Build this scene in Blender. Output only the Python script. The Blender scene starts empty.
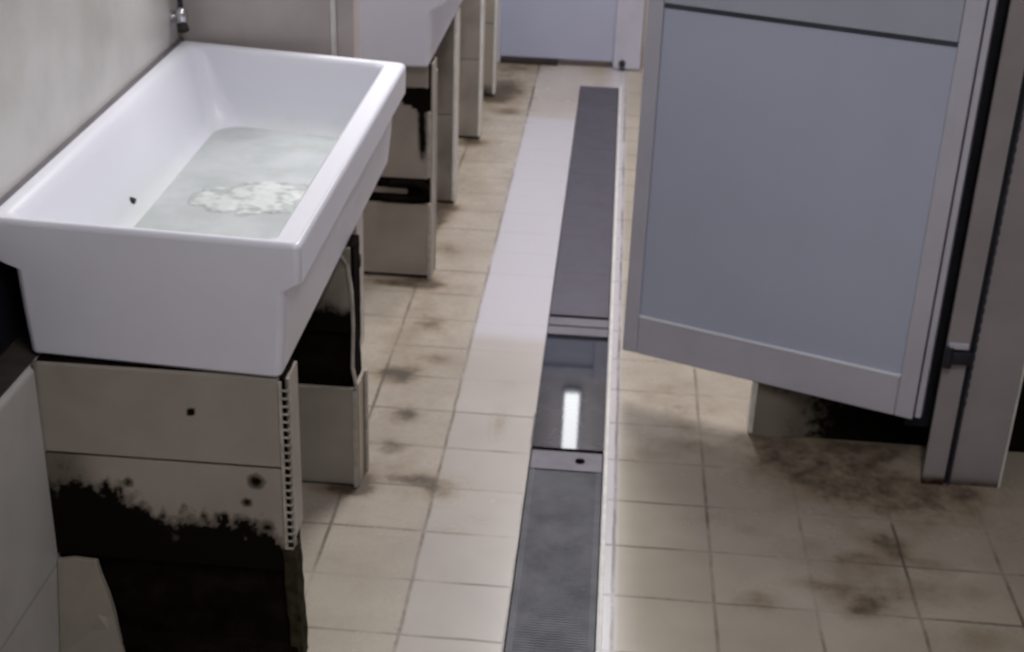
import bpy, bmesh, math, random
from mathutils import Vector, Matrix, noise
random.seed(7)
sc = bpy.context.scene
COL = sc.collection

# ------------------------------------------------------------------ helpers
def lin(c):
    c = c / 255.0
    return c / 12.92 if c <= 0.04045 else ((c + 0.055) / 1.055) ** 2.4
def rgb(r, g, b): return (lin(r), lin(g), lin(b), 1.0)

class Nt:
    """small node-tree builder"""
    def __init__(s, name):
        s.m = bpy.data.materials.new(name); s.m.use_nodes = True
        s.t = s.m.node_tree; s.b = s.t.nodes['Principled BSDF']
    def n(s, kind, **kw):
        x = s.t.nodes.new(kind)
        for k, v in kw.items(): setattr(x, k, v)
        return x
    def l(s, a, b): s.t.links.new(a, b)
    def put(s, sock, v):
        if isinstance(v, bpy.types.NodeSocket): s.l(v, sock)
        else: sock.default_value = v
    def math(s, op, a, b=0.0, c=0.0, clamp=False):
        x = s.n('ShaderNodeMath', operation=op, use_clamp=clamp)
        s.put(x.inputs[0], a); s.put(x.inputs[1], b)
        if op in ('MULTIPLY_ADD', 'SMOOTH_MIN'): s.put(x.inputs[2], c)
        return x.outputs[0]
    def ramp(s, v, lo, hi, a=0.0, b=1.0):
        x = s.n('ShaderNodeMapRange', interpolation_type='SMOOTHSTEP')
        s.put(x.inputs['Value'], v)
        x.inputs['From Min'].default_value = lo; x.inputs['From Max'].default_value = hi
        x.inputs['To Min'].default_value = a; x.inputs['To Max'].default_value = b
        return x.outputs['Result']
    def mix(s, f, a, b):
        x = s.n('ShaderNodeMix', data_type='RGBA')
        s.put(x.inputs[0], f); s.put(x.inputs[6], a); s.put(x.inputs[7], b)
        return x.outputs[2]
    def pos(s): return s.n('ShaderNodeTexCoord').outputs['Object']
    def sep(s, v):
        x = s.n('ShaderNodeSeparateXYZ'); s.l(v, x.inputs[0]); return x.outputs
    def noise(s, scale, detail=4.0, rough=0.6, vec=None):
        x = s.n('ShaderNodeTexNoise'); x.inputs['Scale'].default_value = scale
        x.inputs['Detail'].default_value = detail; x.inputs['Roughness'].default_value = rough
        s.l(vec if vec is not None else s.pos(), x.inputs['Vector'])
        return x.outputs['Fac']
    def attr(s, name): return s.n('ShaderNodeAttribute', attribute_name=name).outputs['Fac']
    def bump(s, h, strength=0.2, dist=0.002):
        x = s.n('ShaderNodeBump'); x.inputs['Strength'].default_value = strength
        x.inputs['Distance'].default_value = dist; s.l(h, x.inputs['Height'])
        s.l(x.outputs[0], s.b.inputs['Normal'])
    def base(s, c): s.put(s.b.inputs['Base Color'], c)
    def rough(s, v): s.put(s.b.inputs['Roughness'], v)

def simple(name, c, rough=0.5, var=0.12, scale=6.0, metallic=0.0, bump=0.0, spec=0.5):
    k = Nt(name)
    d = tuple(x * (1 - var) for x in c[:3]) + (1,); u = tuple(min(1, x * (1 + var)) for x in c[:3]) + (1,)
    k.base(k.mix(k.ramp(k.noise(scale), 0.3, 0.7), d, u)); k.rough(rough)
    k.b.inputs['Metallic'].default_value = metallic
    k.b.inputs['Specular IOR Level'].default_value = spec
    if bump: k.bump(k.noise(scale * 12), bump)
    return k.m

def link(name, bm, m, parent=None, smooth=None, loc=None):
    me = bpy.data.meshes.new(name)
    bmesh.ops.recalc_face_normals(bm, faces=bm.faces)
    bm.to_mesh(me); bm.free()
    if m: me.materials.append(m)
    if smooth is not None:
        for p in me.polygons: p.use_smooth = True
        me.set_sharp_from_angle(angle=math.radians(smooth))
    o = bpy.data.objects.new(name, me); COL.objects.link(o)
    if parent: o.parent = parent
    if loc: o.location = loc
    return o

def box(bm, x0, x1, y0, y1, z0, z1, bev=0.0, seg=2):
    b = bmesh.new()
    bmesh.ops.create_cube(b, size=1)
    for v in b.verts:
        v.co = Vector(((x0 + x1) / 2 + v.co.x * (x1 - x0), (y0 + y1) / 2 + v.co.y * (y1 - y0), (z0 + z1) / 2 + v.co.z * (z1 - z0)))
    if bev: bmesh.ops.bevel(b, geom=list(b.edges), offset=bev, segments=seg, affect='EDGES', profile=0.5)
    me = bpy.data.meshes.new('t'); b.to_mesh(me); b.free(); bm.from_mesh(me); bpy.data.meshes.remove(me)
    return bm
def B(*a, **k): return box(bmesh.new(), *a, **k)

def tube(bm, pts, r, seg=14, caps=True):
    pts = [Vector(p) for p in pts]; rs = r if isinstance(r, (list, tuple)) else [r] * len(pts)
    rings = []; up = None
    for i, p in enumerate(pts):
        d = (pts[min(i + 1, len(pts) - 1)] - pts[max(i - 1, 0)]).normalized()
        if up is None: up = Vector((0, 0, 1)) if abs(d.z) < 0.9 else Vector((1, 0, 0))
        s = d.cross(up).normalized(); up = s.cross(d).normalized()
        rings.append([bm.verts.new(p + (s * math.cos(a) + up * math.sin(a)) * rs[i]) for a in [2 * math.pi * k / seg for k in range(seg)]])
    for a, b in zip(rings, rings[1:]):
        for k in range(seg): bm.faces.new((a[k], a[(k + 1) % seg], b[(k + 1) % seg], b[k]))
    if caps: bm.faces.new(rings[0]); bm.faces.new(rings[-1])
    return bm

def prism(bm, poly, y0, y1):
    """poly in (x,z), extruded along y"""
    a = [bm.verts.new((x, y0, z)) for x, z in poly]; b = [bm.verts.new((x, y1, z)) for x, z in poly]
    bm.faces.new(a); bm.faces.new(b[::-1]); n = len(poly)
    for i in range(n): bm.faces.new((a[i], b[i], b[(i + 1) % n], a[(i + 1) % n]))
    return bm

def structure(o): o['kind'] = 'structure'; return o
def tag(o, label, cat, group=None):
    o['label'] = label; o['category'] = cat
    if group: o['group'] = group
    return o
def thing(name, label, cat, loc=(0, 0, 0), group=None):
    o = bpy.data.objects.new(name, None); COL.objects.link(o); o.location = loc
    o.empty_display_size = 0.1
    return tag(o, label, cat, group)

# ------------------------------------------------------------------ materials
PORC = simple('glazed white porcelain', rgb(208, 208, 222), 0.3, 0.03, 3)
def porcelain_used_lit():
    k = Nt('stained porcelain lit inside')
    p = k.pos(); n = k.noise(5, 5, 0.6, p); z = k.sep(p)[2]
    low = k.ramp(z, 0.615, 0.70, 1.0, 0.0)
    f = k.math('MULTIPLY', low, k.ramp(n, 0.35, 0.65))
    k.base(k.mix(k.math('MULTIPLY', f, 0.75), rgb(233, 234, 245), rgb(212, 218, 216))); k.rough(0.38)
    return k.m
PORC1 = porcelain_used_lit()

def wall_tile(name, col, dirt, tw=0.6, th=0.4, oz=0.085, ox=0.1, joint=0.35, axis=0, rough=0.3):
    k = Nt(name); p = k.pos(); s = k.sep(p)
    def jt(c, o, per, w):
        f = k.math('FRACT', k.math('DIVIDE', k.math('SUBTRACT', c, o), per))
        d = k.math('MULTIPLY', k.math('ABSOLUTE', k.math('SUBTRACT', f, 0.5)), per)
        return k.ramp(d, per / 2 - w, per / 2 - w * 0.4)
    j = k.math('MAXIMUM', jt(s[2], oz, th, 0.004), jt(s[axis], ox, tw, 0.004))
    c = k.mix(k.ramp(k.noise(3.0, 5, 0.6, p), 0.3, 0.75), col, dirt)
    sm = k.ramp(k.noise(1.6, 6, 0.75, p), 0.62, 0.72)
    c = k.mix(k.math('MULTIPLY', sm, 0.35), c, rgb(95, 92, 92))
    c = k.mix(k.math('MULTIPLY', j, joint), c, rgb(60, 56, 54))
    k.base(c); k.rough(rough); k.bump(j, -0.3)
    return k.m
WALL = wall_tile('grey wall tile', rgb(182, 180, 180), rgb(160, 157, 154), tw=9.0, ox=30.0, axis=1, th=0.93, oz=0.172)
WALLO = wall_tile('pale wall tile above', rgb(206, 204, 204), rgb(182, 179, 176), tw=9.0, ox=30.0, axis=1, th=5.0, oz=-1.0)
WALLB = wall_tile('brownish wall tile', rgb(182, 173, 173), rgb(158, 150, 148), tw=9, ox=30, th=5.0, oz=-1.0)
PLAST = simple('painted plaster', rgb(205, 205, 205), 0.8, 0.05, 4)

def stained(name, col, dark, power=1.0, rough=0.5, fine=28):
    """surface whose mesh carries a 'mould' attribute (0 clean, 1 black)"""
    k = Nt(name); p = k.pos()
    a = k.attr('mould'); n = k.noise(fine, 6, 0.7, p); n2 = k.noise(4, 4, 0.6, p)
    f = k.ramp(k.math('ADD', a, k.math('MULTIPLY', k.math('SUBTRACT', n, 0.5), 0.9)), 0.40, 0.72)
    c = k.mix(k.ramp(n2, 0.3, 0.7), col, tuple(x * 0.8 for x in col[:3]) + (1,))
    c = k.mix(k.math('MULTIPLY', k.ramp(a, 0.14, 0.5), 0.75), c, rgb(66, 58, 46))
    k.base(k.mix(k.math('MULTIPLY', f, power), c, dark)); k.rough(k.math('ADD', rough, k.math('MULTIPLY', f, 0.5)))
    k.put(k.b.inputs['Specular IOR Level'], k.math('SUBTRACT', 0.5, k.math('MULTIPLY', f, 0.46)))
    return k.m
TILEM = stained('beige glazed tile with mould', rgb(154, 146, 138), rgb(16, 13, 10), rough=0.35)
MORTAR = simple('black mouldy mortar', rgb(19, 15, 12), 0.95, 0.5, 18, bump=0.6, spec=0.03)
MOSS = simple('mossy mortar', rgb(46, 42, 31), 0.95, 0.6, 40, bump=0.8, spec=0.1)
TRIMW = simple('off white edge trim', rgb(205, 203, 200), 0.4, 0.12, 30)
TRIMG = simple('greyed edge trim', rgb(160, 154, 146), 0.5, 0.2, 40)
TRIMD = stained('off white edge trim with mould', rgb(190, 186, 178), rgb(36, 32, 22), rough=0.5, fine=45)
PITCH = simple('matt black', rgb(10, 10, 13), 0.95, 0.2, 20, spec=0.02)
RUBBER = simple('black rubber', rgb(22, 22, 32), 0.5, 0.3, 20)
GROUTD = simple('dark grout', rgb(48, 42, 38), 0.9, 0.3, 20)
CHROME = simple('chrome', rgb(205, 205, 210), 0.18, 0.05, 10, metallic=1.0)
ALU = simple('white pvc frame', rgb(184, 183, 198), 0.35, 0.06, 5)
PANEL = simple('blue grey pvc panel', rgb(176, 183, 206), 0.4, 0.05, 1.5)
PANELU = simple('pale grey pvc panel', rgb(168, 174, 190), 0.4, 0.05, 1.5)
PIER = stained('grey pvc pier', rgb(150, 143, 147), rgb(48, 34, 24), rough=0.45, fine=20)
GROOVE = simple('dark groove', rgb(52, 54, 66), 0.6, 0.15, 9)

def floor_mat():
    k = Nt('worn beige floor tile'); p = k.pos(); s = k.sep(p)
    wob = k.math('MULTIPLY', k.math('SUBTRACT', k.noise(9, 3, 0.6, p), 0.5), 0.006)
    def jt(c, o, per, w):
        f = k.math('FRACT', k.math('DIVIDE', k.math('SUBTRACT', k.math('ADD', c, wob), o), per))
        d = k.math('MULTIPLY', k.math('ABSOLUTE', k.math('SUBTRACT', f, 0.5)), per)
        return k.ramp(d, per / 2 - w, per / 2 - w * 0.3)
    jx = jt(s[0], -0.125 - 0.195 * 20, 0.195, 0.0055); jy = jt(s[1], 2.195 - 0.170 * 40, 0.170, 0.0048)
    jn = k.ramp(k.noise(3.3, 5, 0.7, p), 0.36, 0.62, 0.12, 1.0)
    j = k.math('MULTIPLY', k.math('MAXIMUM', k.math('MULTIPLY', jx, 0.95), k.math('MULTIPLY', jy, 0.85)), jn)
    j = k.math('MULTIPLY', j, k.attr('joint'))
    dirt = k.attr('dirt'); white = k.attr('white')
    n = k.noise(11, 7, 0.7, p); n2 = k.noise(2.2, 4, 0.6, p); n3 = k.noise(22, 5, 0.65, p)
    c = k.mix(k.ramp(n2, 0.3, 0.7), rgb(176, 167, 154), rgb(158, 148, 136))
    c = k.mix(white, c, rgb(184, 180, 188))
    # per-tile tone
    tv = k.n('ShaderNodeTexWhiteNoise', noise_dimensions='2D'); cb = k.n('ShaderNodeCombineXYZ')
    k.l(k.math('FLOOR', k.math('DIVIDE', k.math('ADD', s[0], 0.125), 0.195)), cb.inputs[0])
    k.l(k.math('FLOOR', k.math('DIVIDE', k.math('SUBTRACT', s[1], 2.195), 0.170)), cb.inputs[1])
    k.l(cb.outputs[0], tv.inputs['Vector'])
    c = k.mix(k.math('MULTIPLY', tv.outputs['Value'], k.math('MULTIPLY', k.math('SUBTRACT', 1.0, white), 0.14)), c, rgb(120, 110, 98))
    f1 = k.ramp(k.math('ADD', dirt, k.math('MULTIPLY', k.math('SUBTRACT', n, 0.5), 1.3)), 0.12, 0.95)
    c = k.mix(k.math('MULTIPLY', f1, 0.66), c, rgb(108, 88, 64))
    f2 = k.ramp(k.math('ADD', dirt, k.math('MULTIPLY', k.math('SUBTRACT', n3, 0.5), 1.1)), 0.62, 1.15)
    c = k.mix(k.math('MULTIPLY', f2, 0.8), c, rgb(44, 33, 24))
    c = k.mix(k.math('MULTIPLY', j, 0.8, clamp=True), c, rgb(66, 56, 48))
    k.base(c)
    k.rough(k.math('ADD', 0.24, k.math('MULTIPLY', f1, 0.35)))
    k.bump(j, -0.25)
    return k.m
FLOOR = floor_mat()

# ------------------------------------------------------------------ floor
BL = [(-0.44, 5.699, 0.092, 0.216, 0.8), (-0.4, 5.378, 0.072, 0.042, 0.5), (-0.486, 4.693, 0.064, 0.388, 0.25), (-0.521, 4.178, 0.038, 0.109, 0.7), (-0.456, 3.885, 0.042, 0.08, 0.5), (-0.503, 3.305, 0.079, 0.184, 0.3), (-0.476, 3.045, 0.062, 0.064, 0.8), (-0.432, 2.843, 0.052, 0.048, 0.7), (-0.308, 2.525, 0.056, 0.056, 0.7), (-0.42, 2.615, 0.088, 0.106, 0.25), (-0.207, 2.851, 0.019, 0.067, 0.6), (-0.198, 3.031, 0.035, 0.032, 0.3), (-0.475, 2.544, 0.026, 0.041, 0.6), (-0.481, 2.241, 0.039, 0.033, 0.2), (-0.268, 2.375, 0.051, 0.018, 0.4), (0.08, 2.537, 0.043, 0.048, 0.15), (0.272, 3.02, 0.148, 0.21, 0.35), (0.175, 3.113, 0.101, 0.165, 0.3), (0.143, 2.322, 0.06, 0.035, 0.1), (0.354, 2.215, 0.043, 0.039, 0.7), (0.342, 2.456, 0.029, 0.026, 0.5), (0.547, 2.374, 0.123, 0.064, 0.6), (0.568, 2.242, 0.088, 0.046, 0.7), (0.483, 2.717, 0.182, 0.132, 0.5), (0.249, 2.481, 0.106, 0.038, 0.25), (0.645, 2.613, 0.132, 0.124, 0.45), (0.645, 2.422, 0.029, 0.037, 0.6), (0.821, 2.637, 0.133, 0.059, 0.5), (0.765, 2.144, 0.076, 0.043, 0.6), (0.711, 2.293, 0.119, 0.047, 0.45), (0.574, 2.729, 0.137, 0.111, 0.5), (0.449, 2.824, 0.07, 0.066, 0.6), (0.804, 2.555, 0.13, 0.08, 0.3), (-0.176, 2.503, 0.03, 0.016, 0.3), (-0.426, 6.066, 0.133, 0.086, 0.5), (-0.232, 6.214, 0.227, 0.054, 0.2), (-0.496, 3.646, 0.057, 0.058, 0.5), (-0.529, 3.998, 0.031, 0.21, 0.4), (0.124, 2.898, 0.033, 0.297, 0.2), (-0.372, 3.455, 0.033, 0.264, 0.2), (0.24, 2.818, 0.07, 0.117, 0.3), (-0.51, 2.498, 0.064, 0.024, 0.9), (-0.564, 3.613, 0.114, 0.028, 0.9), (-0.53, 4.251, 0.065, 0.037, 0.8), (-0.501, 4.962, 0.059, 0.049, 0.8), (-0.489, 5.55, 0.041, 0.044, 0.8), (0.799, 2.687, 0.067, 0.034, 0.9), (0.377, 2.851, 0.019, 0.019, 0.9), (0.62, 2.83, 0.2, 0.05, 0.7), (-0.43, 3.35, 0.03, 0.05, 0.5), (-0.4, 3.15, 0.05, 0.03, 0.5), (-0.44, 2.7, 0.04, 0.04, 0.55), (-0.37, 2.56, 0.06, 0.02, 0.6), (-0.22, 2.56, 0.05, 0.015, 0.3), (0.55, 2.2, 0.05, 0.03, 0.5), (0.47, 2.28, 0.06, 0.02, 0.5), (0.62, 2.46, 0.05, 0.03, 0.5), (0.72, 2.38, 0.04, 0.02, 0.5), (-0.47, 3.5, 0.03, 0.12, 0.3), (-0.22, 2.42, 0.03, 0.012, 0.4), (0.15, 2.75, 0.05, 0.06, 0.3), (0.2, 2.95, 0.04, 0.05, 0.25)]  # dirt spots; the wide one beneath the cubicle door also paints its shadow
DX0, DX1, DY1, DY0 = -0.125, 0.042, 5.83, 0.9      # drain recess
def frange(a, b, s):
    n = max(1, round((b - a) / s)); return [a + (b - a) * i / n for i in range(n + 1)]
xs = frange(-1.2, -0.95, 0.12)[:-1] + frange(-0.95, DX0, 0.0125)[:-1] + frange(DX0, DX1, 0.0835)[:-1] + frange(DX1, 1.2, 0.0135)[:-1] + frange(1.2, 2.1, 0.15)
ys = frange(-1.3, DY0, 0.2)[:-1] + frange(DY0, 1.8, 0.06)[:-1] + frange(1.8, 3.4, 0.0135)[:-1] + frange(3.4, DY1, 0.02)[:-1] + frange(DY1, 6.4, 0.03)
bm = bmesh.new(); grid = [[bm.verts.new((x, y, 0)) for x in xs] for y in ys]
for j in range(len(ys) - 1):
    for i in range(len(xs) - 1):
        cx, cy = (xs[i] + xs[i + 1]) / 2, (ys[j] + ys[j + 1]) / 2
        if DX0 < cx < DX1 and DY0 < cy < DY1: continue
        bm.faces.new((grid[j][i], grid[j][i + 1], grid[j + 1][i + 1], grid[j + 1][i]))
FV = [(x, y) for y in ys for x in xs]
me = bpy.data.meshes.new('floor'); bm.to_mesh(me); bm.free()
me.materials.append(FLOOR)
dirt = []; white = []; joint = []
def sst(a, b, v):
    t = max(0, min(1, (v - a) / (b - a))); return t * t * (3 - 2 * t)
for v in me.vertices:
    x, y = v.co.x, v.co.y; d = 0
    for bx, by, rx, ry, s in BL:
        q = ((x - bx) / rx) ** 2 + ((y - by) / ry) ** 2
        if q < 9: d += s * math.exp(-q * 0.9)
    d = min(d, 0.8) + 0.07 * sst(0.06, 0.5, x)
    if x < -0.32: d += 0.27
    if y > 5.3: d += 0.08
    dirt.append(min(1.3, d))
    w = 0.0
    if -0.32 < x < -0.12: w = 0.35 + 0.65 * sst(3.25, 3.35, y) * (1 - sst(5.3, 5.35, y))
    elif 0.04 < x < 0.075: w = 0.9
    elif x < -0.32: w = 0.12
    white.append(w * max(0, 1 - d))
    jj = 1.0
    if -0.315 < x < -0.12 and y > 2.9: jj = 0.22
    if x > 0.3 and y > 2.52: jj = 0.25
    if x < -0.3 and y > 5.25: jj = 1.7
    joint.append(jj)
for nm, dat in (('dirt', dirt), ('white', white), ('joint', joint)):
    me.attributes.new(nm, 'FLOAT', 'POINT').data.foreach_set('value', dat)
fl = bpy.data.objects.new('floor', me); COL.objects.link(fl); structure(fl)

# ------------------------------------------------------------------ room shell
wl = link('wall_left', B(-0.12, 0, -3.3, 4.4, -0.02, 2.72), WALLO)
wl.location = (-0.975, 2.0, 0); wl.rotation_euler = (0, 0, 0.035); structure(wl)
structure(link('wall_left_lower', B(-1.12, -0.904, -1.18, 3.149, -0.02, 0.553, bev=0.010, seg=3), WALL))
structure(link('ledge_shade_strip', B(-1.12, -0.913, -1.17, 3.14, 0.5535, 0.557), GROUTD))  # dark strip over the ledge top, paints the shade beneath the sink rim
ts = link('gap_shade_strip', B(0.0, 0.006, -3.3, 1.16, 0.50, 0.740), RUBBER); ts.location = (-0.975, 2.0, 0); ts.rotation_euler = (0, 0, 0.035); structure(ts)  # black strip standing in for the shade between sink and wall
ts = link('trim_4', B(0.0, 0.011, -3.3, 1.16, 0.741, 0.7975), simple('grey sealant', rgb(112, 108, 112), 0.7, 0.15, 9)); ts.location = (-0.975, 2.0, 0); ts.rotation_euler = (0, 0, 0.035); structure(ts)
structure(link('wall_back', B(-1.3, 2.1, 6.18, 6.3, -0.02, 2.72), WALLB))
structure(link('wall_right', B(2.0, 2.12, -1.3, 6.3, -0.02, 2.72), WALLB))
structure(link('wall_front', B(-1.0, 2.1, -1.3, -1.18, -0.02, 2.72), PLAST))
structure(link('ceiling', B(-1.3, 2.12, -1.3, 6.3, 2.7, 2.8), PLAST))

# back door
dr = bpy.data.objects.new('door_1', None); COL.objects.link(dr); structure(dr); dr.location = (-0.22, 6.16, 0)
def rel(bm, o):
    bmesh.ops.translate(bm, verts=bm.verts, vec=-Vector(o.location)); return bm
link('door_panel', rel(B(-0.50, 0.01, 6.145, 6.17, 0.03, 1.5, bev=0.004), dr), simple('pale blue grey door', rgb(170, 173, 196), 0.4, 0.05, 2), dr)
b = B(0.01, 0.132, 6.13, 6.179, 0.004, 1.56, bev=0.004); box(b, -0.56, -0.50, 6.13, 6.179, 0.004, 1.56, bev=0.004); box(b, -0.5, 0.01, 6.13, 6.179, 1.5, 1.56, bev=0.004)
link('door_frame', rel(b, dr), ALU, dr)
link('threshold', rel(B(-0.5, -0.24, 6.135, 6.17, 0.002, 0.028, bev=0.003), dr), GROUTD, dr)
b = bmesh.new(); tube(b, [(0.05, 6.13, 0.03), (0.05, 6.10, 0.03)], [0.016, 0.012]); 
link('door_stop', rel(b, dr), RUBBER, dr)

# partition behind the first sink
b = B(-1.03, -0.652, 3.15, 3.24, 0, 1.35, bev=0.003); structure(link('wall_partition', b, WALLB))
structure(link('trim_1', B(-0.6535, -0.640, 3.143, 3.24, 0, 1.35, bev=0.003), TRIMW))
structure(link('wall_partition_end', B(-0.641, -0.600, 3.152, 3.24, 0, 1.35, bev=0.003), WALLB))

# ------------------------------------------------------------------ sinks
def quadmap(c):
    (ax, ay), (bx, by), (cx, cy), (dx, dy) = c    # FL FR BR BL
    w = ((bx - ax) + (cx - dx)) / 2; l = ((dy - ay) + (cy - by)) / 2
    def f(u, v):
        s, t = u / w, v / l
        return (ax * (1 - s) * (1 - t) + bx * s * (1 - t) + cx * s * t + dx * (1 - s) * t,
                ay * (1 - s) * (1 - t) + by * s * (1 - t) + cy * s * t + dy * (1 - s) * t)
    return f, w, l
def rring(bm, f, w, l, L, R_, F, K, z, r, seg=6):
    """rounded rectangle ring with the four insets L R F K"""
    out = []
    for (cx, cy, a0) in ((L + r, F + r, 180), (w - R_ - r, F + r, 270), (w - R_ - r, l - K - r, 0), (L + r, l - K - r, 90)):
        for i in range(seg + 1):
            a = math.radians(a0 + 90 * i / seg)
            x, y = f(cx + r * math.cos(a), cy + r * math.sin(a)); out.append(bm.verts.new((x, y, z)))
    return out
def make_sink(name, corners, zt, mat, zb=0.235):
    f, w, l = quadmap(corners)
    bm = bmesh.new()
    spec = [ # insets L R F K, dz from top, corner radius
        (.054, .044, .004, .02, -zb, .010), (.050, .040, .001, .016, -zb + .006, .014),
        (.044, .032, .0, .012, -.16, .016), (.040, .027, .0, .010, -.084, .016),
        (.012, .010, .0, .004, -.074, .014), (.001, .001, .000, .000, -.066, .013),
        (.0, .0, .0, .0, -.010, .013), (.0012, .0012, .0012, .0012, -.005, .013), (.004, .004, .004, .004, -.0012, .014), (.008, .008, .008, .008, 0, .014),
        (.020, .040, .014, .020, 0, .018), (.028, .046, .020, .026, -.003, .022), (.036, .049, .025, .030, -.012, .03), (.044, .050, .030, .034, -.03, .036),
        (.066, .060, .044, .048, -.10, .05), (.082, .070, .056, .064, -.140, .065), (.102, .082, .072, .084, -.163, .07), (.13, .10, .10, .115, -.178, .07), (.17, .13, .14, .16, -.186, .06)]
    rings = [rring(bm, f, w, l, a, b_, c, d, zt + dz, r) for a, b_, c, d, dz, r in spec]
    n = len(rings[0])
    for p, q in zip(rings, rings[1:]):
        for i in range(n): bm.faces.new((p[i], p[(i + 1) % n], q[(i + 1) % n], q[i]))
    bm.faces.new(rings[0][::-1]); bm.faces.new(rings[-1])
    root = thing(name, '', 'sink', (corners[0][0] / 2 + corners[1][0] / 2, corners[0][1], zt - zb))
    bmesh.ops.translate(bm, verts=bm.verts, vec=-Vector(root.location))
    o = link('basin', bm, mat, root, smooth=70)
    wn = o.modifiers.new('wn', 'WEIGHTED_NORMAL'); wn.keep_sharp = True; wn.weight = 80
    return root, f, w, l

C1 = [(-0.968, 1.964), (-0.456, 1.930), (-0.459, 3.040), (-1.006, 3.140)]
s1, f1, w1, l1 = make_sink('trough_sink', C1, 0.797, None)
s1['label'] = 'nearest white porcelain trough sink, whole basin in view, holding a little foamy water'
s1['group'] = 'trough sinks along the left wall'
PORC1L = porcelain_used_lit()
basin = s1.children[0]
# stain height is in the basin's own coordinates
for nd in PORC1.node_tree.nodes:
    if nd.type == 'MAP_RANGE' and abs(nd.inputs['From Min'].default_value - 0.615) < 1e-4:
        nd.inputs['From Min'].default_value = 0.05; nd.inputs['From Max'].default_value = 0.15
basin.data.materials.append(PORC); basin.data.materials.append(PORC1)
for fi, p in enumerate(basin.data.polygons): p.material_index = 1 if (fi >= 28 * 9 and fi != 28 * 18) else 0  # inner faces take the lighter stained copy, painting the interior as brighter lit
bpy.data.materials.remove(PORC1L)
# overflow hole: dark plug on the left inner wall
b = bmesh.new(); tube(b, [(-0.8955, 2.44, 0.655), (-0.9055, 2.44, 0.657)], [0.0065, 0.0075], 12)
o = link('overflow_hole', rel(b, s1), RUBBER, s1, smooth=40); o['label'] = 'small dark overflow hole'
s2, *_ = make_sink('trough_sink', [(-1.0, 3.60), (-0.447, 3.60), (-0.447, 4.72), (-1.04, 4.72)], 0.873, PORC)
s2['label'] = 'second white trough sink beyond the tiled partition, front and underside edge showing'
s2['group'] = 'trough sinks along the left wall'

# water and foam in the first sink (z of its floor = 0.605)
k = Nt('cloudy shallow water'); k.base(k.mix(k.ramp(k.noise(7, 4, 0.6), 0.35, 0.65), rgb(222, 227, 230), rgb(205, 212, 212))); k.rough(0.22)
k.b.inputs['Transmission Weight'].default_value = 0.25; k.b.inputs['IOR'].default_value = 1.33
k.bump(k.noise(16, 3, 0.6), 0.35, 0.004); WATER = k.m
bm = bmesh.new(); zt1 = 0.797
ra = rring(bm, f1, w1, l1, .1065, .0845, .0755, .089, zt1 - .1655, .068)
rb_ = rring(bm, f1, w1, l1, .134, .104, .104, .12, zt1 - .177, .068)
nn = len(ra)
for i in range(nn): bm.faces.new((ra[i], ra[(i + 1) % nn], rb_[(i + 1) % nn], rb_[i]))
bm.faces.new(ra); bm.faces.new(rb_[::-1])
wt = link('water_puddle', bm, WATER); tag(wt, 'shallow cloudy water lying on the bottom of the nearest sink', 'water'); wt['kind'] = 'stuff'
# foam: a crusty patch of lumps
k = Nt('soapy foam'); n = k.noise(30, 5, 0.7)
k.base(k.mix(k.ramp(k.attr('mould'), 0.2, 0.8), rgb(208, 213, 213), rgb(172, 180, 178))); k.rough(0.5); k.b.inputs['Transmission Weight'].default_value = 0.0; k.bump(n, 0.3, 0.003); FOAM = k.m
bm = bmesh.new(); fx = frange(-0.82, -0.545, 0.004); fy = frange(2.42, 2.70, 0.004); V = {}; vals = []
for j, y in enumerate(fy):
    for i, x in enumerate(fx):
        e = 1 - ((x + 0.685) / 0.14) ** 2 - ((y - 2.565) / 0.105) ** 2
        h = e * 1.0 + 0.7 * noise.fractal(Vector((x * 22, y * 22, 1.3)), 0.8, 2.1, 4)
        if h > 0.12:
            V[i, j] = bm.verts.new((x, y, 0.6314 + 0.006 * min(1, h - 0.12)))
            vals.append(max(0, min(1, 0.35 + 0.5 * sst(0.5, 0.1, h) + 1.2 * noise.fractal(Vector((x * 20, y * 28, 9)), 0.8, 2, 3))))
for (i, j) in list(V):
    q = [(i, j), (i + 1, j), (i + 1, j + 1), (i, j + 1)]
    if all(t in V for t in q): bm.faces.new([V[t] for t in q])
keep = [v for v in bm.verts if v.link_faces]
vals = [vals[v.index] if False else vals[i] for i, v in enumerate(bm.verts)]
me = bpy.data.meshes.new('foam'); bm.to_mesh(me); bm.free(); me.materials.append(FOAM)
me.attributes.new('mould', 'FLOAT', 'POINT').data.foreach_set('value', vals)
for p in me.polygons: p.use_smooth = True
fo = bpy.data.objects.new('soap_foam', me); COL.objects.link(fo)
tag(fo, 'greenish white foam floating on the water in the nearest sink', 'foam'); fo['kind'] = 'stuff'

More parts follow.
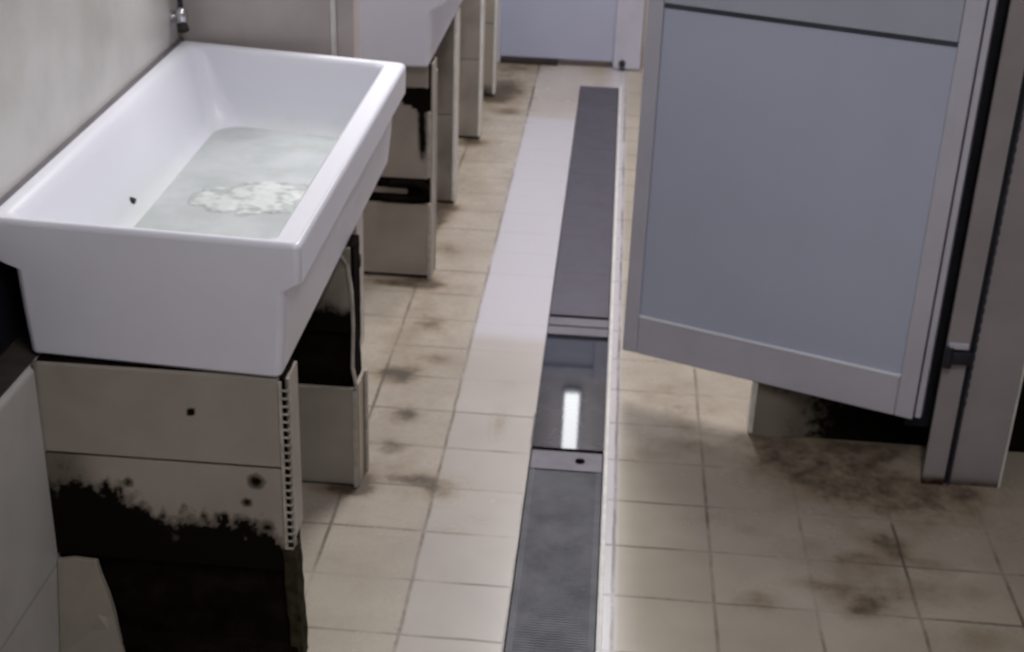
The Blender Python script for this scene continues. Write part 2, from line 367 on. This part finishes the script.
# ------------------------------------------------------------------ pedestals
def slab(name, x0, x1, z0, z1, yf, th, parent, mould, mat=TILEM, step=0.006, warp=None):
    """tile slab facing -y with a fine front grid that carries the mould attribute"""
    X = frange(x0, x1, step); Zs = frange(z0, z1, step); bm = bmesh.new(); g = []; vals = []
    for z in Zs:
        row = []
        for x in X:
            row.append(bm.verts.new((x, yf + (warp(x, z) if warp else 0), z))); vals.append(mould(x, z))
        g.append(row)
    for j in range(len(Zs) - 1):
        for i in range(len(X) - 1): bm.faces.new((g[j][i], g[j][i + 1], g[j + 1][i + 1], g[j + 1][i]))
    edge = [g[0][i] for i in range(len(X))] + [g[j][-1] for j in range(1, len(Zs))] + [g[-1][i] for i in range(len(X) - 2, -1, -1)] + [g[j][0] for j in range(len(Zs) - 2, 0, -1)]
    back = []
    for v in edge:
        back.append(bm.verts.new((v.co.x, yf + th, v.co.z))); vals.append(mould(v.co.x, v.co.z))
    n = len(edge)
    for i in range(n): bm.faces.new((edge[i], edge[(i + 1) % n], back[(i + 1) % n], back[i]))
    bm.faces.new(back)
    L = Vector(parent.location)
    for v in bm.verts: v.co -= L
    me_ = bpy.data.meshes.new(name); bmesh.ops.recalc_face_normals(bm, faces=bm.faces); bm.to_mesh(me_); bm.free()
    me_.materials.append(mat); me_.attributes.new('mould', 'FLOAT', 'POINT').data.foreach_set('value', vals)
    o = bpy.data.objects.new(name, me_); COL.objects.link(o); o.parent = parent
    return o
def nz(x, z, s, seed): return noise.fractal(Vector((x * s, z * s, seed)), 0.9, 2.0, 4)
PG = 'tiled brick pedestals that carry the sinks'
def ladder_trim(bm, x, y, z0, z1, w=0.015, d=0.016, rail=0.0042, pitch=0.0125, sd=1):
    """perforated corner strip: front rail, side rail and rungs between"""
    box(bm, x - w, x - w + rail * 1.4, y - 0.003, y + 0.001, z0, z1)
    box(bm, x - 0.001, x + 0.003, y + d - rail * 1.2, y + d, z0, z1)
    z = z0
    while z < z1 - 0.005:
        a = [bm.verts.new(p) for p in ((x - w + rail, y - 0.002, z), (x + 0.001, y - 0.002, z), (x + 0.002, y + d - rail, z), (x + 0.002, y + d - rail, z + 0.0045), (x + 0.001, y - 0.002, z + 0.0045), (x - w + rail, y - 0.002, z + 0.0045))]
        bm.faces.new((a[0], a[1], a[4], a[5])); bm.faces.new((a[1], a[2], a[3], a[4]))
        z += pitch

# --- first pedestal, under the front of the nearest sink
Y1 = 1.938; XR = -0.487
p1 = thing('sink_pedestal', 'nearest tiled pedestal, under the front of the nearest sink, lower half black with mould', 'pedestal', (-0.7, Y1, 0), PG)
# rough core
def rough_block(x0, x1, y0, y1, z0, z1, amp, step=0.012):
    bm = B(x0, x1, y0, y1, z0, z1)
    n = 5
    bmesh.ops.subdivide_edges(bm, edges=list(bm.edges), cuts=26, use_grid_fill=True)
    for v in bm.verts:
        if v.co.z > z0 + 1e-4:
            q = noise.noise_vector(v.co * 28) * amp; q.z *= 0.3
            if v.co.z > z1 - 1e-4: q.z = -abs(q.z)
            v.co += q
    return bm
link('mortar_core', rel(rough_block(-0.905, XR - 0.006, Y1 + 0.008, Y1 + 0.08, 0, 0.5575, 0.003), p1), MORTAR, p1, smooth=60)
def m_up(x, z):
    d = math.hypot(x + 0.648, (z - 0.49)); v = 0.8 if d < 0.006 else 0.0
    return v + 0.12 + 0.15 * nz(x, z, 8, 2) + 0.35 * sst(-0.89, -0.91, x)
slab('tile', -0.908, XR - 0.014, 0.3965, 0.5585, Y1 - 0.004, 0.012, p1, m_up)
def m_mid(x, z):
    # lower mouldy profile and brown left end
    prof = [(-0.91, 0.33), (-0.845, 0.335), (-0.825, 0.333), (-0.80, 0.325), (-0.76, 0.30), (-0.72, 0.272), (-0.69, 0.262), (-0.66, 0.283), (-0.62, 0.268), (-0.56, 0.272), (-0.525, 0.262), (-0.50, 0.225)]
    for (xa, za), (xb, zb_) in zip(prof, prof[1:]):
        if xa <= x <= xb: zz = za + (zb_ - za) * (x - xa) / (xb - xa); break
    else: zz = 0.25
    d = z - zz - 0.03 * nz(x, z * 0.45, 42, 5) - 0.012 * nz(x, z, 90, 8)
    v = max(0.0, 0.52 - d / 0.075)
    if d < 0: v = 0.62 - d * 9
    for (sx, sz, r) in ((-0.765, 0.345, 0.007), (-0.545, 0.365, 0.011), (-0.563, 0.322, 0.007), (-0.53, 0.275, 0.01)):
        q = math.hypot(x - sx, z - sz) / r
        if q < 1.6: v = max(v, 0.75 - 0.3 * q)
    v = max(v, (0.37 + 2.6 * max(0, 0.372 - z)) * sst(-0.76, -0.88, x)) if x < -0.76 else v
    return max(0, min(1.2, v + 0.05))
slab('tile', -0.905, XR - 0.014, 0.19, 0.391, Y1 - 0.004, 0.012, p1, m_mid, step=0.0045)['label'] = 'cracked tile eaten by black mould along its lower edge'
rb = rough_block(-0.904, XR + 0.002, Y1 - 0.030, Y1 + 0.01, 0, 0.028, 0.004)
link('mortar_crust', rel(rb, p1), MORTAR, p1, smooth=60)['label'] = 'black crust along the foot'
b = prism(bmesh.new(), [(-0.914, 0.180), (-0.874, 0.186), (-0.832, 0.184), (-0.829, 0.150), (-0.818, 0.115), (-0.811, 0.08), (-0.798, 0.04), (-0.785, 0.0), (-0.906, 0.0)], Y1 - 0.012, Y1 - 0.002)
for v in b.verts:
    v.co.x = max(v.co.x, -0.903); v.co.y -= 0.036 * sst(0.09, 0.0, v.co.z)
bmesh.ops.bevel(b, geom=list(b.edges), offset=0.0015, segments=1, affect='EDGES')
o = link('tile_fragment', rel(b, p1), simple('pale beige tile', rgb(136, 129, 120), 0.4, 0.08, 9), p1); o['label'] = 'clean broken tile left at the lower left corner'
b = bmesh.new(); ladder_trim(b, XR, Y1 - 0.004, 0.235, 0.557, w=0.013, rail=0.0035, pitch=0.0145)
o = link('corner_trim', rel(b, p1), TRIMG, p1); o['label'] = 'perforated off white corner strip'
b = rough_block(XR - 0.016, XR + 0.006, Y1 - 0.004, Y1 + 0.03, 0, 0.235, 0.004)
for v in b.verts: v.co.x += 0.006 * sst(0.2, 0.0, v.co.z)
o = link('mossy_corner', rel(b, p1), MOSS, p1, smooth=60); o['label'] = 'mossy crumbled corner below the trim'
b = B(XR - 0.006, XR - 0.001, Y1 + 0.014, Y1 + 0.08, 0.24, 0.553)
link('side_tile', rel(b, p1), simple('beige side tile', rgb(140, 132, 124), 0.4, 0.1, 9), p1)

# --- second pedestal, under the back half of the nearest sink
Y2 = 2.515; X2 = -0.484
p2 = thing('sink_pedestal', 'pedestal under the back of the nearest sink, pale box tile below a black gap', 'pedestal', (-0.7, Y2, 0), PG)
link('mortar_core', rel(rough_block(-0.97, X2 - 0.004, Y2 + 0.010, Y2 + 0.075, 0, 0.5545, 0.0025), p2), MORTAR, p2, smooth=60)
slab('tile', -0.97, X2 - 0.008, 0.008, 0.236, Y2 - 0.004, 0.014, p2, lambda x, z: 0.12 + 0.25 * sst(0.03, 0.0, z) + 0.1 * nz(x, z, 8, 4))['label'] = 'whole tile at the foot of the pedestal'
slab('tile', -0.97, X2 - 0.010, 0.368, 0.5535, Y2 - 0.002, 0.012, p2,
     lambda x, z: 0.25 + 0.75 * sst(0.45, 0.375, z + 0.012 * nz(x, z, 18, 3)) + 0.15 * nz(x, z, 10, 6))['label'] = 'upper tile, blackened along its broken lower edge'
b = B(X2 - 0.009, X2, Y2 - 0.006, Y2 + 0.004, 0.0, 0.242, bev=0.0015); box(b, X2 + 0.004, X2 + 0.010, Y2 + 0.062, Y2 + 0.078, 0, 0.25, bev=0.0015)
box(b, -0.62, X2, Y2 - 0.006, Y2 + 0.0, 0.2365, 0.242)
link('corner_trim', rel(b, p2), TRIMG, p2)
b = bmesh.new()
pts = [(X2 - 0.036, 0.553), (X2 - 0.016, 0.520), (X2 - 0.009, 0.46), (X2 - 0.007, 0.38), (X2 - 0.010, 0.29), (X2 - 0.003, 0.25)]
for (xa, za), (xb, zb_) in zip(pts, pts[1:]):
    prism(b, [(xa, za), (xa + 0.005, za), (xb + 0.005, zb_), (xb, zb_)], Y2 - 0.008, Y2 + 0.002)
link('bent_trim', rel(b, p2), TRIMG, p2)['label'] = 'bent loose edge strip'
b = B(X2 - 0.004, X2 + 0.003, Y2 + 0.005, Y2 + 0.078, 0.0, 0.246)
link('side_tile', rel(b, p2), simple('beige side tile two', rgb(160, 150, 138), 0.4, 0.1, 9), p2)
# rubber waste pipe showing beside it
b = bmesh.new(); tube(b, [(-0.62, 2.66, 0.535), (-0.55, 2.655, 0.53), (-0.535, 2.64, 0.520), (-0.520, 2.635, 0.50), (-0.516, 2.635, 0.47)], 0.020, 16)
tube(b, [(-0.516, 2.635, 0.488), (-0.516, 2.635, 0.466)], 0.023, 16)
wp = link('waste_pipe', rel(b, s1), RUBBER, s1, smooth=50); wp['label'] = 'black rubber waste pipe end'
# --- third pedestal, under the front of the second sink
Y3 = 3.655; X3 = -0.480
p3 = thing('sink_pedestal', 'pedestal under the front of the second sink, crossed by two dark mouldy bars', 'pedestal', (-0.7, Y3, 0), PG)
link('mortar_core', rel(rough_block(-0.98, X3 - 0.004, Y3 + 0.010, Y3 + 0.08, 0, 0.6365, 0.003), p3), MORTAR, p3, smooth=60)
slab('tile', -0.98, X3 - 0.008, 0.012, 0.228, Y3 - 0.002, 0.012, p3, lambda x, z: 0.1 + 0.1 * nz(x, z, 8, 8), step=0.01)['label'] = 'whole tile at the foot of the pedestal'
slab('tile', -0.98, X3 - 0.07, 0.258, 0.272, Y3 + 0.0, 0.012, p3, lambda x, z: 0.3, step=0.01)['label'] = 'narrow tile remnant between the two dark bars'
def m3(x, z):
    v = 0.12 + 0.1 * nz(x, z, 10, 2)
    lim = 0.56 - 1.0 * max(0, -0.515 - x) * 0.6      # black wedge at the top right
    if z > 0.50 + max(0, (-0.50 - x)) * 0.35 and z < 0.565 and x > -0.60: v += 0.9
    v += 0.9 * math.exp(-((x + 0.508 + 0.03 * (z - 0.45)) / 0.010) ** 2) * sst(0.33, 0.42, z) * (1 - sst(0.56, 0.57, z))
    return v
slab('tile', -0.98, X3 - 0.012, 0.306, 0.634, Y3 - 0.002, 0.012, p3, m3, step=0.008)['label'] = 'tall tile streaked black at its upper right'
b = B(X3 - 0.010, X3 - 0.001, Y3 - 0.005, Y3 + 0.004, 0.0, 0.233, bev=0.001); box(b, X3 - 0.012, X3 - 0.004, Y3 - 0.004, Y3 + 0.004, 0.31, 0.50, bev=0.001)
box(b, X3 - 0.003, X3 + 0.003, Y3 + 0.07, Y3 + 0.082, 0.0, 0.60, bev=0.001)
link('corner_trim', rel(b, p3), TRIMG, p3)
link('side_tile', rel(B(X3 - 0.005, X3 + 0.0, Y3 + 0.006, Y3 + 0.082, 0.0, 0.633), p3), simple('pale side tile three', rgb(150, 143, 136), 0.4, 0.12, 9), p3)
b = bmesh.new(); tube(b, [(-0.62, Y3 - 0.008, 0.246), (-0.53, Y3 - 0.010, 0.246), (-0.497, Y3 - 0.010, 0.258), (-0.492, Y3 - 0.010, 0.276), (-0.505, Y3 - 0.008, 0.292), (-0.56, Y3 - 0.004, 0.292), (-0.60, Y3 - 0.002, 0.288)], 0.011, 10)
link('rusted_hook', rel(b, p3), MORTAR, p3, smooth=50)['label'] = 'dark crust looping round the tile remnant'

# --- the three further pedestals
def far_pedestal(Y, X, h, label, mold):
    p = thing('sink_pedestal', label, 'pedestal', (-0.75, Y, 0), PG)
    link('brick_core', rel(B(-1.0, X - 0.006, Y + 0.008, Y + 0.08, 0, h - 0.002), p), GROUTD, p)
    slab('tile', -1.0, X - 0.009, 0.012, 0.305, Y - 0.002, 0.012, p, lambda x, z: mold(x, z), step=0.012)
    slab('tile', -1.0, X - 0.009, 0.308, h - 0.004, Y - 0.002, 0.012, p, lambda x, z: mold(x, z), step=0.012)
    b = B(X - 0.009, X + 0.001, Y - 0.004, Y + 0.003, 0.012, h - 0.003, bev=0.001)
    link('corner_trim', rel(b, p), TRIMW, p)
    link('side_tile', rel(B(X - 0.005, X, Y + 0.004, Y + 0.08, 0.01, h - 0.003), p), simple('pale side tile', rgb(196, 188, 180), 0.4, 0.08, 9), p)
    return p
far_pedestal(4.285, -0.487, 0.6365, 'dull brown tiled pedestal under the back of the second sink', lambda x, z: 0.34 + 0.1 * nz(x, z, 8, 3))
far_pedestal(4.995, -0.474, 0.67, 'second farthest tiled pedestal, with a pale corner strip, beyond the dull brown one', lambda x, z: 0.28 + 0.1 * nz(x, z, 8, 3))
far_pedestal(5.585, -0.474, 0.67, 'farthest tiled pedestal, next to the door in the back wall', lambda x, z: 0.16 + 0.5 * sst(0.08, 0.0, z) + 0.1 * nz(x, z, 8, 3))
s3, *_ = make_sink('trough_sink', [(-1.03, 4.95), (-0.44, 4.95), (-0.44, 6.05), (-1.08, 6.05)], 0.905, PORC)
s3['label'] = 'farthest white trough sink, next to the back wall door'
s3['group'] = 'trough sinks along the left wall'

# ------------------------------------------------------------------ tap in the corner behind the first sink
tp = thing('water_tap', 'small chrome tap in the wall corner behind the nearest sink', 'tap', (-1.0, 3.09, 0.86))
b = bmesh.new(); tube(b, [(-1.012, 3.095, 0.862), (-1.006, 3.095, 0.862)], 0.014, 18)
link('wall_flange', rel(b, tp), CHROME, tp, smooth=40)
b = bmesh.new(); tube(b, [(-1.008, 3.095, 0.862), (-0.995, 3.095, 0.862), (-0.985, 3.095, 0.866)], 0.009, 12)
tube(b, [(-0.988, 3.095, 0.842), (-0.988, 3.095, 0.850), (-0.988, 3.095, 0.862), (-0.988, 3.095, 0.876), (-0.988, 3.095, 0.884)], [0.007, 0.013, 0.016, 0.013, 0.006], 14)
link('body', rel(b, tp), CHROME, tp, smooth=50)
b = bmesh.new(); tube(b, [(-0.988, 3.095, 0.882), (-0.992, 3.095, 0.93), (-0.998, 3.095, 0.99)], 0.006, 10)
link('riser', rel(b, tp), RUBBER, tp, smooth=50)
b = bmesh.new(); tube(b, [(-0.988, 3.095, 0.846), (-0.982, 3.085, 0.832)], [0.012, 0.014], 12)
link('spout', rel(b, tp), GROUTD, tp, smooth=50)

# ------------------------------------------------------------------ drain channel and covers
k = Nt('dark channel'); k.base(k.mix(k.ramp(k.noise(14), 0.3, 0.7), rgb(38, 38, 44), rgb(56, 55, 62))); k.rough(0.6); CHAN = k.m
def cover_mat(name, c, rough, slots=True, metal=0.3, blotch=0.5):
    k = Nt(name); p = k.pos(); s = k.sep(p)
    n = k.ramp(k.noise(7, 6, 0.7, p), 0.3, 0.75)
    col = k.mix(k.math('MULTIPLY', n, blotch), c, tuple(x * 0.45 for x in c[:3]) + (1,))
    k.base(col); k.rough(k.math('ADD', rough, k.math('MULTIPLY', n, 0.15))); k.b.inputs['Metallic'].default_value = metal
    k.bump(k.noise(60, 4, 0.7, p), 0.3)
    return k.m
STEELF = cover_mat('dull purple grey steel', rgb(80, 77, 88), 0.38, blotch=0.15)
STEELN = cover_mat('dark grimy steel', rgb(78, 78, 86), 0.5, blotch=0.6)
BAR = cover_mat('grey steel bar', rgb(104, 100, 110), 0.45, blotch=0.25)
dc = thing('drain_channel', 'long floor drain channel running down the middle of the tiled floor', 'drain', (-0.04, 3.0, 0))
b = B(DX0 - 0.01, DX1 + 0.01, DY0 - 0.01, DY1 + 0.01, -0.09, -0.075)
box(b, DX0 - 0.012, DX0, DY0, DY1, -0.08, -0.0005); box(b, DX1, DX1 + 0.012, DY0, DY1, -0.08, -0.0005)
box(b, DX0, DX1, DY1, DY1 + 0.012, -0.08, -0.0005); box(b, DX0, DX1, DY0 - 0.012, DY0, -0.08, -0.0005)
link('channel', rel(b, dc), CHAN, dc)
link('edge_trim', rel(B(DX1 + 0.002, DX1 + 0.010, DY0, DY1, -0.001, 0.0025, bev=0.001), dc), TRIMW, dc)['label'] = 'pale edge strip along the right side'
DG = 'steel covers over the floor drain'
def cover(y0, y1, mat, label, pitch, slotw, z=0.001):
    c = thing('drain_cover', label, 'drain cover', (-0.04, (y0 + y1) / 2, 0), DG)
    b = bmesh.new(); x0, x1 = DX0 + 0.003, DX1 - 0.003
    box(b, x0, x0 + 0.012, y0, y1, -0.012, z); box(b, x1 - 0.012, x1, y0, y1, -0.012, z)
    y = y0
    while y < y1 - 0.004:
        box(b, x0 + 0.012, x1 - 0.012, y, min(y1, y + pitch - slotw), -0.012, z); y += pitch
    link('grate', rel(b, c), mat, c)
    return c
c_far = cover(3.465, 5.826, STEELF, 'long smooth purple grey drain cover at the far end of the channel', 0.3, 0.0008)
b = B(DX0 + 0.003, DX1 - 0.003, 3.449, 3.4645, -0.014, 0.0005)
link('end_bar', rel(b, c_far), PITCH, c_far)['label'] = 'black end bar'
c_near = cover(0.92, 2.640, STEELN, 'dark grimy slotted drain cover nearest the camera', 0.0075, 0.0014)
c_near_bar = B(DX0 + 0.003, DX1 - 0.003, 2.642, 2.722, -0.012, 0.0022, bev=0.001)
ep = link('end_plate', rel(c_near_bar, c_near), BAR, c_near); ep['label'] = 'plain grey end plate'
b = bmesh.new(); tube(b, [(-0.011, 2.682, -0.002), (-0.011, 2.682, 0.004)], 0.011, 16)
link('lift_hole', rel(b, c_near), PITCH, ep)['label'] = 'round black lifting hole'
link('end_bar', rel(B(DX0 + 0.003, DX1 - 0.003, 2.723, 2.738, -0.014, 0.001), c_near), PITCH, c_near)['label'] = 'black end bar'
cb = thing('cross_bar', 'grey double steel bar across the drain at the far end of the open stretch', 'bar', (-0.04, 3.39, 0))
link('bar', rel(B(DX0 + 0.002, DX1 - 0.002, 3.34, 3.388, -0.012, 0.002, bev=0.001), cb), BAR, cb)
link('bar', rel(B(DX0 + 0.002, DX1 - 0.002, 3.400, 3.4485, -0.012, 0.001, bev=0.001), cb), BAR, cb)
k = Nt('dark standing water'); k.base(k.mix(k.ramp(k.noise(9, 5), 0.35, 0.7), rgb(34, 36, 46), rgb(48, 50, 60))); k.rough(0.035); k.b.inputs['IOR'].default_value = 1.5
k.b.inputs['Specular IOR Level'].default_value = 0.35
DW = k.m
b = B(DX0 + 0.0005, DX1 - 0.0005, 2.739, 3.338, -0.07, -0.006)
dw = link('drain_water', b, DW); tag(dw, 'still dark water in the open stretch of the drain, mirroring a lamp', 'water')
dw['kind'] = 'stuff'

# ------------------------------------------------------------------ cubicle: wall, pier, post, door
def dirt_and_shade(x, z):
    return 0.32 + 0.6 * sst(0.42, 0.66, x) * sst(0.6, 0.3, z) + 0.25 * sst(0.1, 0.16, z)  # black dirt plus painted shade under the door and in the dark opening
cw = bpy.data.objects.new('wall_cubicle', None); COL.objects.link(cw); structure(cw); cw.location = (1.2, 2.87, 0)
slab('tile_face', 0.387, 1.99, 0.0, 2.1, 2.868, 0.012, cw, dirt_and_shade, step=0.025)
link('core', rel(B(0.387, 1.99, 2.8805, 2.90, 0, 2.1), cw), WALLB, cw)
structure(link('trim_2', B(0.377, 0.3865, 2.860, 2.90, 0.006, 2.1, bev=0.001), TRIMW))

pr = thing('cubicle_pier', 'wide grey pier at the right edge beside the door post', 'pier', (0.86, 2.75, 0))
slab('panel', 0.812, 0.916, 0.0, 2.05, 2.70, 0.09, pr, lambda x, z: 0.14 + 0.45 * sst(0.03, 0.0, z), mat=PIER, step=0.02)
link('edge_trim', rel(B(0.9165, 0.921, 2.698, 2.79, 0.0, 2.05, bev=0.001), pr), TRIMW, pr)
b = bmesh.new()
z = 0.2
while z < 1.3:
    box(b, 0.8085, 0.8115, 2.694, 2.70, z, z + 0.012); z += 0.022
box(b, 0.806, 0.8085, 2.693, 2.70, 0.0, 2.05)
link('perforated_strip', rel(b, pr), GROOVE, pr)
link('groove', rel(B(0.7965, 0.8115, 2.703, 2.72, 0.0, 2.05), pr), RUBBER, pr)['label'] = 'black groove beside the post'

ps = thing('door_post', 'narrow grey post between the open door and the pier', 'post', (0.77, 2.72, 0))
slab('post', 0.749, 0.796, 0.0, 2.05, 2.695, 0.010, ps, lambda x, z: 0.1 + 0.6 * sst(0.035, 0.0, z), mat=PIER, step=0.012)
link('seal', rel(B(0.712, 0.800, 2.776, 2.79, 0.10, 2.05), ps), RUBBER, ps)['label'] = 'black rubber seal'
b = bmesh.new(); box(b, 0.750, 0.800, 2.678, 2.6945, 0.305, 0.335, bev=0.003); tube(b, [(0.752, 2.683, 0.298), (0.752, 2.683, 0.342)], 0.010, 12)
hg = link('hinge', rel(b, ps), RUBBER, ps, smooth=40); hg['label'] = 'black hinge block'
link('hinge_plate', rel(B(0.752, 0.792, 2.686, 2.6945, 0.338, 0.352, bev=0.002), ps), ALU, hg)

# door: local x runs from hinge edge to free edge, local y is its thickness (towards +y is the far side)
d = thing('cubicle_door', 'blue grey cubicle door standing open, pale frame and inset panel', 'door', (0.71, 2.72, 0))
ang = math.atan2(2.974 - 2.72, 0.071 - 0.71); d.rotation_euler = (0, 0, ang)
W, T = 0.688, -0.035       # far face on the negative local y side
zt = 1.95
def dbox(x0, x1, z0, z1, y0=0.0, y1=T, bev=0.003): return B(x0, x1, min(y0, y1), max(y0, y1), z0, z1, bev=bev)
link('stile', dbox(0.0, 0.040, 0.145, zt), ALU, d)
link('stile', dbox(0.652, W, 0.145, zt), ALU, d)
link('bottom_rail', dbox(0.0405, 0.6515, 0.145, 0.240), ALU, d)
link('middle_rail', dbox(0.0405, 0.6515, 0.976, 1.11), PANELU, d)
link('top_rail', dbox(0.0405, 0.6515, 1.87, zt), ALU, d)
link('panel', dbox(0.0405, 0.6515, 0.243, 0.966, -0.005, T + 0.005, bev=0.001), PANEL, d)['label'] = 'blue grey lower panel'
link('panel', dbox(0.0405, 0.6515, 1.112, 1.868, -0.006, T + 0.006, bev=0.001), PANELU, d)['label'] = 'pale upper panel'
b = dbox(0.020, 0.6515, 0.9665, 0.9755, -0.003, T + 0.004, bev=0)
link('rail_gap', b, GROOVE, d)['label'] = 'dark line below the middle rail'
link('panel_bead', dbox(0.040, 0.6515, 0.2395, 0.2445, 0.002, -0.006, bev=0.001), simple('white bead', rgb(232, 234, 244), 0.3, 0.02), d)
link('edge_cap', dbox(-0.017, -0.003, 0.150, zt, -0.004, T), ALU, d)
link('edge_gap', dbox(-0.003, -0.0002, 0.150, zt, -0.006, T + 0.002, bev=0), GROOVE, d)

# ------------------------------------------------------------------ lamps
def emis(name, c, s):
    m = bpy.data.materials.new(name); m.use_nodes = True; t = m.node_tree; t.nodes.clear()
    e = t.nodes.new('ShaderNodeEmission'); o = t.nodes.new('ShaderNodeOutputMaterial')
    e.inputs[0].default_value = c; e.inputs[1].default_value = s; t.links.new(e.outputs[0], o.inputs[0]); return m
EM = emis('tube glow', (1, 0.99, 0.98, 1), 9.0)
def area(x, y, z, sx, sy, power, color=(1, 0.98, 0.96), rot=(0, 0, 0)):
    l = bpy.data.lights.new('tube_light', 'AREA'); l.shape = 'RECTANGLE'; l.size = sx; l.size_y = sy; l.energy = power; l.color = color
    o = bpy.data.objects.new('tube_light', l); COL.objects.link(o); o.location = (x, y, z); o.rotation_euler = rot
for (lx, y, pw, lab) in ((0.35, 0.5, 27, 'ceiling tube lamp nearest the camera'), (-0.05, 3.7, 47, 'ceiling tube lamp over the middle of the drain'), (-0.05, 5.3, 26, 'ceiling tube lamp nearest the back wall')):
    t = thing('ceiling_lamp', lab, 'lamp', (lx, y, 2.7), 'ceiling tube lamps')
    link('housing', rel(B(lx - 0.06, lx + 0.06, y - 0.62, y + 0.62, 2.655, 2.699, bev=0.004), t), ALU, t)
    b = bmesh.new(); tube(b, [(lx, y - 0.58, 2.635), (lx, y + 0.58, 2.635)], 0.016, 12); link('tube', rel(b, t), EM, t, smooth=50)
    area(lx, y, 2.61, 0.25, 1.15, pw)
t = thing('wall_lamp', 'upright tube lamp on the back wall above the door, mirrored in the drain water', 'lamp', (-0.085, 6.17, 1.83))
link('housing', rel(B(-0.13, -0.04, 6.15, 6.179, 1.64, 2.0, bev=0.004), t), ALU, t)
link('diffuser', rel(B(-0.122, -0.05, 6.12, 6.149, 1.655, 1.985, bev=0.006), t), emis('lamp diffuser glow', (0.97, 0.99, 1, 1), 12.0), t)

# ------------------------------------------------------------------ world, camera, view
w = bpy.data.worlds.new('w'); sc.world = w; w.use_nodes = True
w.node_tree.nodes['Background'].inputs[0].default_value = (0.6, 0.62, 0.66, 1); w.node_tree.nodes['Background'].inputs[1].default_value = 0.3
cam = bpy.data.cameras.new('camera'); co = bpy.data.objects.new('camera', cam); COL.objects.link(co)
cam.sensor_width = 36; cam.lens = 1380 / 1024 * 36; cam.clip_start = 0.02
f_, cx_, cy_ = 1380.0, 512.0, 326.0
Yc = Vector((636 - cx_, -323 - cy_, f_)).normalized(); Zc = -Vector((404 - cx_, 3242 - cy_, f_)).normalized()
Zc = (Zc - Yc * Zc.dot(Yc)).normalized(); Xc = Yc.cross(Zc)
right = Vector((Xc.x, Yc.x, Zc.x)); down = Vector((Xc.y, Yc.y, Zc.y)); fwd = Vector((Xc.z, Yc.z, Zc.z))
M = Matrix((right, -down, -fwd)).transposed().to_4x4(); M.translation = Vector((0, 0, 1.6)); co.matrix_world = M
cam.dof.use_dof = True; cam.dof.focus_distance = 1.15; cam.dof.aperture_fstop = 13
sc.camera = co
sc.view_settings.view_transform = 'Standard'; sc.view_settings.look = 'None'; sc.view_settings.gamma = 1
sc.view_settings.use_curve_mapping = False; sc.view_settings.exposure = 0.0
